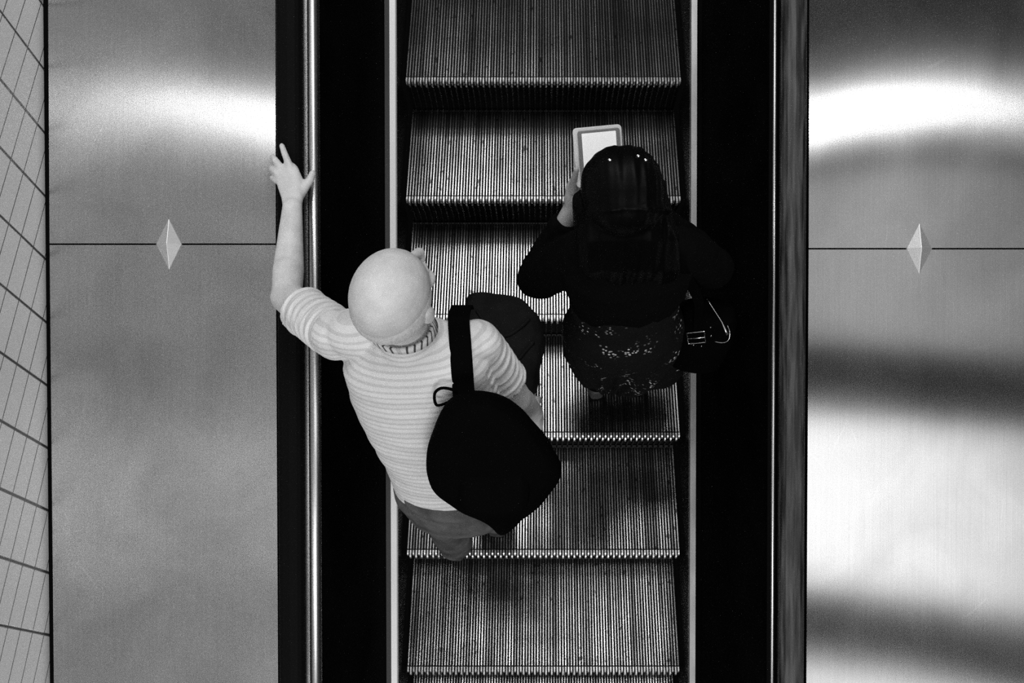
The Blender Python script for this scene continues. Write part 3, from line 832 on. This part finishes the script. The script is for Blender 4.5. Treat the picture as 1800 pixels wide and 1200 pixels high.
# ================================================================ the woman
WH = pnt((1094, 338, 1.31))
wf = Vector((-0.22, 0.90, -0.42)).normalized(); wr = wf.cross(Vector((0, 0, 1))).normalized(); wu = wr.cross(wf)
WNK = pnt((1104, 432, 1.14)); WPV = pnt((1096, 575, 0.72))
WLS = pnt((1022, 445, 1.06)); WLE = pnt((948, 488, 0.84)); WLW = pnt((1007, 362, 0.99))
WRS = pnt((1190, 440, 1.06)); WRE = pnt((1250, 470, 0.84)); WRW = pnt((1118, 345, 1.00))
WLH = pnt((1062, 585, 0.66)); WRH = pnt((1130, 585, 0.66))
WLA = ptz(1048, 672, tz1+.07); WRA = ptz(1122, 664, tz1+.07)
wax = WPV-WNK; wX = (WRS-WLS).normalized(); wF = wax.cross(wX).normalized()
if wF.y < 0: wF = -wF
wA = wax.normalized()
def wtorso(B, k, t0=-1, t1=2, prof=None):
    rr = []
    for t, a, b in (prof or [(-.04, .05, .045), (.05, .12, .065), (.2, .155, .090), (.4, .150, .100), (.62, .130, .090), (.82, .145, .100), (1.0, .170, .110), (1.12, .165, .105)]):
        if t0 <= t <= t1:
            U = (wX-wA*wX.dot(wA)).normalized(); rr.append((WNK+wax*t, U*(a+k), wF*(b+k)))
    B.rings(rr, 36, 2.2)
B = Blob()
wtorso(B, -.012)
B.ell(WH, (.074, .092, .088), wr, wf)
B.ell(WH-wu*.04+wf*.026, (.060, .066, .080), wr, wf); B.ell(WH-wu*.088+wf*.052, (.036, .034, .028), wr, wf)
B.ell(WH+wf*.074-wu*.022, (.048, .016, .013), wr, wf)
B.cap(WH+wf*.088-wu*.030, WH+wf*.108-wu*.062, .007, .011)
B.ell(WH+wf*.090-wu*.088, (.021, .009, .006), wr, wf)
for sg in (-1, 1):
    B.ell(WH+wr*sg*.036+wf*.062-wu*.060, (.020, .022, .019), wr, wf); B.ell(WH+wr*sg*.074-wu*.045, (.008, .016, .028), wr*sg-wf*.5, wf)
B.cap(WH-wu*.06-wf*.02, WNK+wax*.06, .046, .052)
TC = pnt((1052, 275, 1.10))       # the reader she holds
B.cap(WLS, WLE, .042, .034); B.cap(WLE, WLE.lerp(WLW, .3), .034, .034); B.cap(WLE.lerp(WLW, .3), WLW, .034, .023)
B.cap(WRS, WRE, .042, .034); B.cap(WRE, WRE.lerp(WRW, .3), .034, .034); B.cap(WRE.lerp(WRW, .3), WRW, .034, .023)
# left hand under the lower left corner, thumb along the edge
B.rings([(pt(1006,366,.99), W(.022,0,0), W(0,0,.018)), (pt(1010,345,1.02), W(.027,0,0), W(0,0,.018)), (pt(1015,325,1.045), W(.030,0,0), W(0,0,.015)), (pt(1020,312,1.055), W(.026,0,0), W(0,0,.010))], 20, 2.3)
chain(B, [pt(1007,336,1.04), pt(1008,320,1.075), pt(1011,307,1.105), pt(1014,297,1.125)], [.0115, .010, .009, .0078])
for i in range(4):
    a = pt(1017+i*8, 318+i*3, 1.05)
    chain(B, [a, a+W(.012, .020, -.004), a+W(.026, .036, -.002), a+W(.036, .046, .004)], [.0095, .0085, .008, .007])
B.rings([(pt(1118,349,1.0), W(.022,0,0), W(0,0,.018)), (pt(1108,328,1.03), W(.027,0,0), W(0,0,.018)), (pt(1096,312,1.05), W(.028,0,0), W(0,0,.013))], 20, 2.3)
chain(B, [pt(1104,325,1.045), pt(1097,308,1.08), pt(1090,300,1.105)], [.0115, .0095, .0078])
for i in range(4):
    a = pt(1092-i*8, 316+i*2, 1.052)
    chain(B, [a, a+W(-.012, .020, -.006), a+W(-.026, .034, -.006), a+W(-.036, .042, 0)], [.0095, .0085, .008, .007])
for h_, a_ in ((WLH, WLA), (WRH, WRA)):
    k_ = h_.lerp(a_, .48)+Vector((0, .03, 0)); B.cap(h_, k_, .078, .050); B.cap(k_, k_.lerp(a_, .35), .050, .050); B.cap(k_.lerp(a_, .35), a_, .05, .032)
    B.cap(a_-Vector((0,0,.02)), a_+Vector((0, .09, -.045)), .030, .024)
M['skin2'] = mat('fair_skin', 0.5, 0.5, 0, 0.4); noisy(M['skin2'], 0.42, 0.52, (22, 22, 22), 4, bump=0.2)
wom = B.grow('person', 0.0045, 5, M['skin2'])
tag(wom, 'woman with long dark hair and black clothes bent over a pale e-reader', 'person')
for sg in (-1, 1):
    b = Blob(); b.ell(WH+wr*sg*.029+wf*.080-wu*.036, (.011, .011, .011), wr, wf, 20)
    me = bpy.data.meshes.new('eye'); b.bm.to_mesh(me); b.bm.free(); newobj('eye', me, wom, M['eye'])
# long hair: over the skull and down the back
B = Blob()
B.ell(WH+wu*.010-wf*.006, (.096, .108, .098), wr, wf)
hpz = [(WH+wf*.02+wu*.02, .07, .06), (WH-wf*.05-wu*.03, .098, .092), (pt(1094, 385, 1.25), .108, .098), (pt(1102, 430, 1.225), .125, .075), (pt(1112, 480, 1.15), .118, .055), (pt(1120, 520, 1.02), .085, .035), (pt(1124, 540, .97), .04, .02)]
B.rings([(c, wX*a, (NRM-wX*NRM.dot(wX)).normalized()*b_) for c, a, b_ in hpz], 36, 2.2)
for sg in (-1, 1):
    B.cap(WH+wr*sg*.078-wu*.02+wf*.02, WNK+wX*sg*.085+wF*.02-NRM*.01, .034, .045)
hr = B.grow('hair', 0.005, 8, M['hair_black'], wom)
def strands(p, n):
    a = (p-WNK).dot(wX); b_ = (p-WNK).dot(wA)
    return 0.0045*nz3(Vector((a*70, b_*5, 0)), 1.0)+0.007*nz3(Vector((a*22, b_*4, 5)), 1.0)
displace(hr, strands)
# cut the face free
bm = bmesh.new(); bm.from_mesh(hr.data)
bmesh.ops.delete(bm, geom=[v_ for v_ in bm.verts if (v_.co-WH).dot(wf) > .060 and (v_.co-WH).dot(wu) < .035 and v_.co.y > WH.y+.015], context='VERTS'); bm.to_mesh(hr.data); bm.free()
hr['label'] = 'long black hair with a glinting clip'
th = bvh(hr)
for x, y in ((1072, 281), (1122, 274), (1135, 281)):
    c = on(th, x, y, .002, 1.4); b = Blob(); b.ell(c, (.0045, .0032, .003), W(1, -.4, 0), W(.4, 1, 0), 12)
    me = bpy.data.meshes.new('hair_clip'); b.bm.to_mesh(me); b.bm.free(); o = newobj('hair_clip', me, wom, M['silver']); o['label'] = 'small bright metal hair clip'
# jacket, three-quarter sleeves
B = Blob()
wtorso(B, .012, -1, .65)
B.cap(WLS, WLE, .064, .062, n=24); B.cap(WLE, WLE.lerp(WLW, .80), .062, .040, (False, True), 24)
B.cap(WRS, WRE, .064, .062, n=24); B.cap(WRE, WRE.lerp(WRW, .80), .062, .040, (False, True), 24)
B.ell(WLS.lerp(WNK, .35), (.085, .06, .055), wX, wF); B.ell(WRS.lerp(WNK, .35), (.085, .06, .055), wX, wF)
jk = B.grow('jacket', 0.006, 6, M['blackcloth'], wom); displace(jk, lambda p, n: 0.005*nz3(p, 16)+.003*nz3(p, 40)); jk['label'] = 'short black jacket'
# dress with small pale flowers
def floral():
    m = mat('floral_dress', 0.008, 0.85, 0, 0.1)
    tc = nd(m, 'ShaderNodeTexCoord')
    v = nd(m, 'ShaderNodeTexVoronoi', feature='F1'); v.inputs['Scale'].default_value = 85; v.inputs['Randomness'].default_value = 0.9
    lk(m, tc.outputs['Object'], v.inputs['Vector'])
    a = nd(m, 'ShaderNodeMapRange'); a.inputs['From Min'].default_value = 0.22; a.inputs['From Max'].default_value = 0.34
    a.inputs['To Min'].default_value = 1; a.inputs['To Max'].default_value = 0; lk(m, v.outputs['Distance'], a.inputs['Value'])
    # pistil left dark
    a2 = nd(m, 'ShaderNodeMapRange'); a2.inputs['From Min'].default_value = 0.05; a2.inputs['From Max'].default_value = 0.12
    lk(m, v.outputs['Distance'], a2.inputs['Value'])
    cl = nd(m, 'ShaderNodeTexNoise'); cl.inputs['Scale'].default_value = 11; lk(m, tc.outputs['Object'], cl.inputs['Vector'])
    b_ = nd(m, 'ShaderNodeMapRange'); b_.inputs['From Min'].default_value = 0.55; b_.inputs['From Max'].default_value = 0.68; lk(m, cl.outputs['Fac'], b_.inputs['Value'])
    x1 = nd(m, 'ShaderNodeMath', operation='MULTIPLY'); lk(m, a.outputs[0], x1.inputs[0]); lk(m, b_.outputs[0], x1.inputs[1])
    x2 = nd(m, 'ShaderNodeMath', operation='MULTIPLY'); lk(m, x1.outputs[0], x2.inputs[0]); lk(m, a2.outputs[0], x2.inputs[1])
    x3 = nd(m, 'ShaderNodeMath', operation='MULTIPLY_ADD'); x3.inputs[1].default_value = 0.85; x3.inputs[2].default_value = 0.007; lk(m, x2.outputs[0], x3.inputs[0])
    lk(m, x3.outputs[0], P(m).inputs['Base Color']); return m
M['floral'] = floral()
B = Blob(); U = (wX-wA*wX.dot(wA)).normalized(); DN = Vector((0, 0, -1))
HX = Vector((1, 0, 0)); HY = Vector((0, 1, 0))
hem = ((WLA+WRA)/2); hem.z = tz1+.31; mid = (WLH+WRH)/2
B.rings([(WNK+wax*.5, U*.148, wF*.108), (WNK+wax*.75, U*.150, wF*.110), (WNK+wax*.95, U*.175, wF*.125), (mid+Vector((0,0,.02)), HX*.182, HY*.135), (mid.lerp(hem, .5), HX*.185, HY*.140), (hem+HX*.015, HX*.205, HY*.150), (hem+HX*.015+DN*.02, HX*.203, HY*.148)], 48, 2.1)
dr = B.grow('dress', 0.006, 5, M['floral'], wom)
def pleat(p, n):
    a = math.atan2(p.y-mid.y, p.x-mid.x); f_ = max(0, min(1, (mid.z+.1-p.z)/.3))
    return 0.010*math.sin(a*11)*f_+.004*nz3(p, 20)
displace(dr, pleat); dr['label'] = 'black dress with small pale flowers'
B = Blob()
for h_, a_ in ((WLH, WLA), (WRH, WRA)):
    k_ = h_.lerp(a_, .48)+Vector((0, .03, 0)); B.cap(h_, k_, .084, .058); B.cap(k_, a_-Vector((0,0,.0)), .058, .040, (False, True))
o = B.grow('leggings', 0.006, 4, M['blackcloth'], wom)
for a_ in (WLA, WRA):
    B = Blob(); c = Vector((a_.x, a_.y, tz1)); d = Vector((-.05, 1, 0)).normalized(); r_ = Vector((1, .05, 0))
    B.rings([(c+d*(-.045)+Vector((0,0,.036)), r_*.022, Vector((0,0,.030))), (c+d*(-.028)+Vector((0,0,.042)), r_*.031, Vector((0,0,.040))), (c+d*.02+Vector((0,0,.042)), r_*.033, Vector((0,0,.040))),
             (c+d*.08+Vector((0,0,.032)), r_*.038, Vector((0,0,.030))), (c+d*.13+Vector((0,0,.026)), r_*.040, Vector((0,0,.024))), (c+d*.175+Vector((0,0,.020)), r_*.032, Vector((0,0,.018))), (c+d*.195+Vector((0,0,.018)), r_*.012, Vector((0,0,.012)))], 28, 2.5)
    B.grow('shoe', 0.004, 4, M['shoe'], wom)

# ================================================================ e-reader in its case
er = empty('e_reader', TC); tag(er, 'pale e-reader with a blank screen given an added glow in a light cover, held by the woman', 'e-reader')
tl, tr_, bl = pt(1006, 226, 1.12), pt(1092, 218, 1.12), pt(1022, 330, 1.075)
ex = (tr_-tl); ew = ex.length; ex.normalize(); ey = (tl-bl); ey = (ey-ex*ey.dot(ex)); eh = ey.length; ey.normalize(); ez = ex.cross(ey)
Mx = Matrix((ex, ey, ez)).transposed().to_4x4(); Mx.translation = tl-ey*eh/2+ex*ew/2
def slab(name, w_, h_, z0, z1, r, m, cx=0, cy=0):
    b = []; k = 6
    for (sx, sy, a0) in ((1, 1, 0), (-1, 1, 90), (-1, -1, 180), (1, -1, 270)):
        for j in range(k+1):
            t = math.radians(a0+90*j/k); b.append((cx+sx*(w_/2-r)+r*math.cos(t), cy+sy*(h_/2-r)+r*math.sin(t)))
    v = [(x, y, z0) for x, y in b]+[(x, y, z1) for x, y in b]; n_ = len(b)
    f = [tuple(range(n_)), tuple(range(n_, 2*n_))]+[(i, (i+1) % n_, n_+(i+1) % n_, n_+i) for i in range(n_)]
    me = meshfrom(name, [Mx @ Vector(q) for q in v], f); o = newobj(name, me, None, m); adopt(o, er)
    bv = o.modifiers.new('b', 'BEVEL'); bv.width = 0.0012; bv.segments = 2; bv.limit_method = 'ANGLE'; return o
M['cover'] = mat('light_cover', 0.8, 0.6); M['bezel'] = mat('grey_bezel', 0.22, 0.45); M['screen'] = mat('screen_added_glow', 0.9, 0.5, emit=0.3)  # screen emission is added brightness; e-ink only reflects the ceiling light
o = slab('cover', ew, eh, -.006, .001, .010, M['cover']); o['label'] = 'light cover'
slab('bezel', ew*.86, eh*.90, .001, .008, .006, M['bezel'], cx=.003)
o = slab('screen', ew*.70, eh*.76, .008, .0086, .002, M['screen'], cx=.003, cy=.004); o['label'] = 'blank screen with an added glow'

# ================================================================ handbag on her right side
hb = empty('handbag', pnt((1225, 590, .62))); tag(hb, 'black handbag with a silver buckle hanging at the woman\'s right side', 'handbag')
B = Blob()
hc = pnt((1232, 585, .62)); U1 = Vector((.85, -.15, 0)).normalized(); V1 = Vector((.15, .85, 0)).normalized()
B.rings([(hc+Vector((0,0,-.17)), U1*.075, V1*.060), (hc+Vector((0,0,-.14)), U1*.092, V1*.075), (hc, U1*.098, V1*.080), (hc+Vector((0,0,.10)), U1*.090, V1*.066), (hc+Vector((0,0,.15)), U1*.072, V1*.045), (hc+Vector((0,0,.165)), U1*.05, V1*.025)], 36, 2.6)
o = B.grow('bag_body', .006, 5, M['blackbag']); displace(o, lambda p, n: .005*nz3(p, 14)); adopt(o, hb); tb = bvh(o)
def onb(x, y, off=.004): return on(tb, x, y, off, .78)
rect = [onb(1207,585,.006), onb(1238,582,.006), onb(1241,601,.006), onb(1210,604,.006)]
rp = []
for i in range(4):
    for t in (0, .08, .92): rp.append(rect[i].lerp(rect[(i+1) % 4], t))
bk = o = tube('buckle', rp, .0022, M['silver'], None, True); adopt(o, hb); o['label'] = 'silver rectangular buckle'
o = tube('buckle_pin', [rect[0].lerp(rect[3], .55), rect[1].lerp(rect[2], .55)], .0018, M['silver'], bk)
pth = [on(bvh(jk), 1175, 425, .02, 1.15), on(bvh(jk), 1196, 470, .012, 1.05), on(bvh(jk), 1215, 500, .01, 1.0), pt(1228, 530, .90), pt(1228, 555, .80), onb(1226, 580, .003)]
o = ribbon('strap', smoothpath(pth, 5), .028, .005, M['blackbag'], None, W(1, .3, 0)); adopt(o, hb)
o = tube('strap_ring', [pt(1243+(x_), 526+y_, .90) for x_, y_ in ((0,0),(8,12),(17,26),(26,40),(31,52),(36,62))], [.0022,.0012,.0012,.0016,.003,.0034], M['silver'], None); adopt(o, hb); o['label'] = 'bright metal edge of the strap'
o = tube('clasp', smoothpath([pt(1279,572,.88), pt(1283,585,.87), pt(1280,598,.86), pt(1270,602,.85), pt(1256,600,.84)], 4), .0012, M['silver'], None); adopt(o, hb)
for x, y in ((1249, 575), (1219, 606), (1233, 608), (1250, 590)):
    b = Blob(); b.ell(onb(x, y, .001), (.0028, .0028, .0028), seg=10); me = bpy.data.meshes.new('rivet'); b.bm.to_mesh(me); b.bm.free(); o = newobj('rivet', me, None, M['silver']); adopt(o, hb)
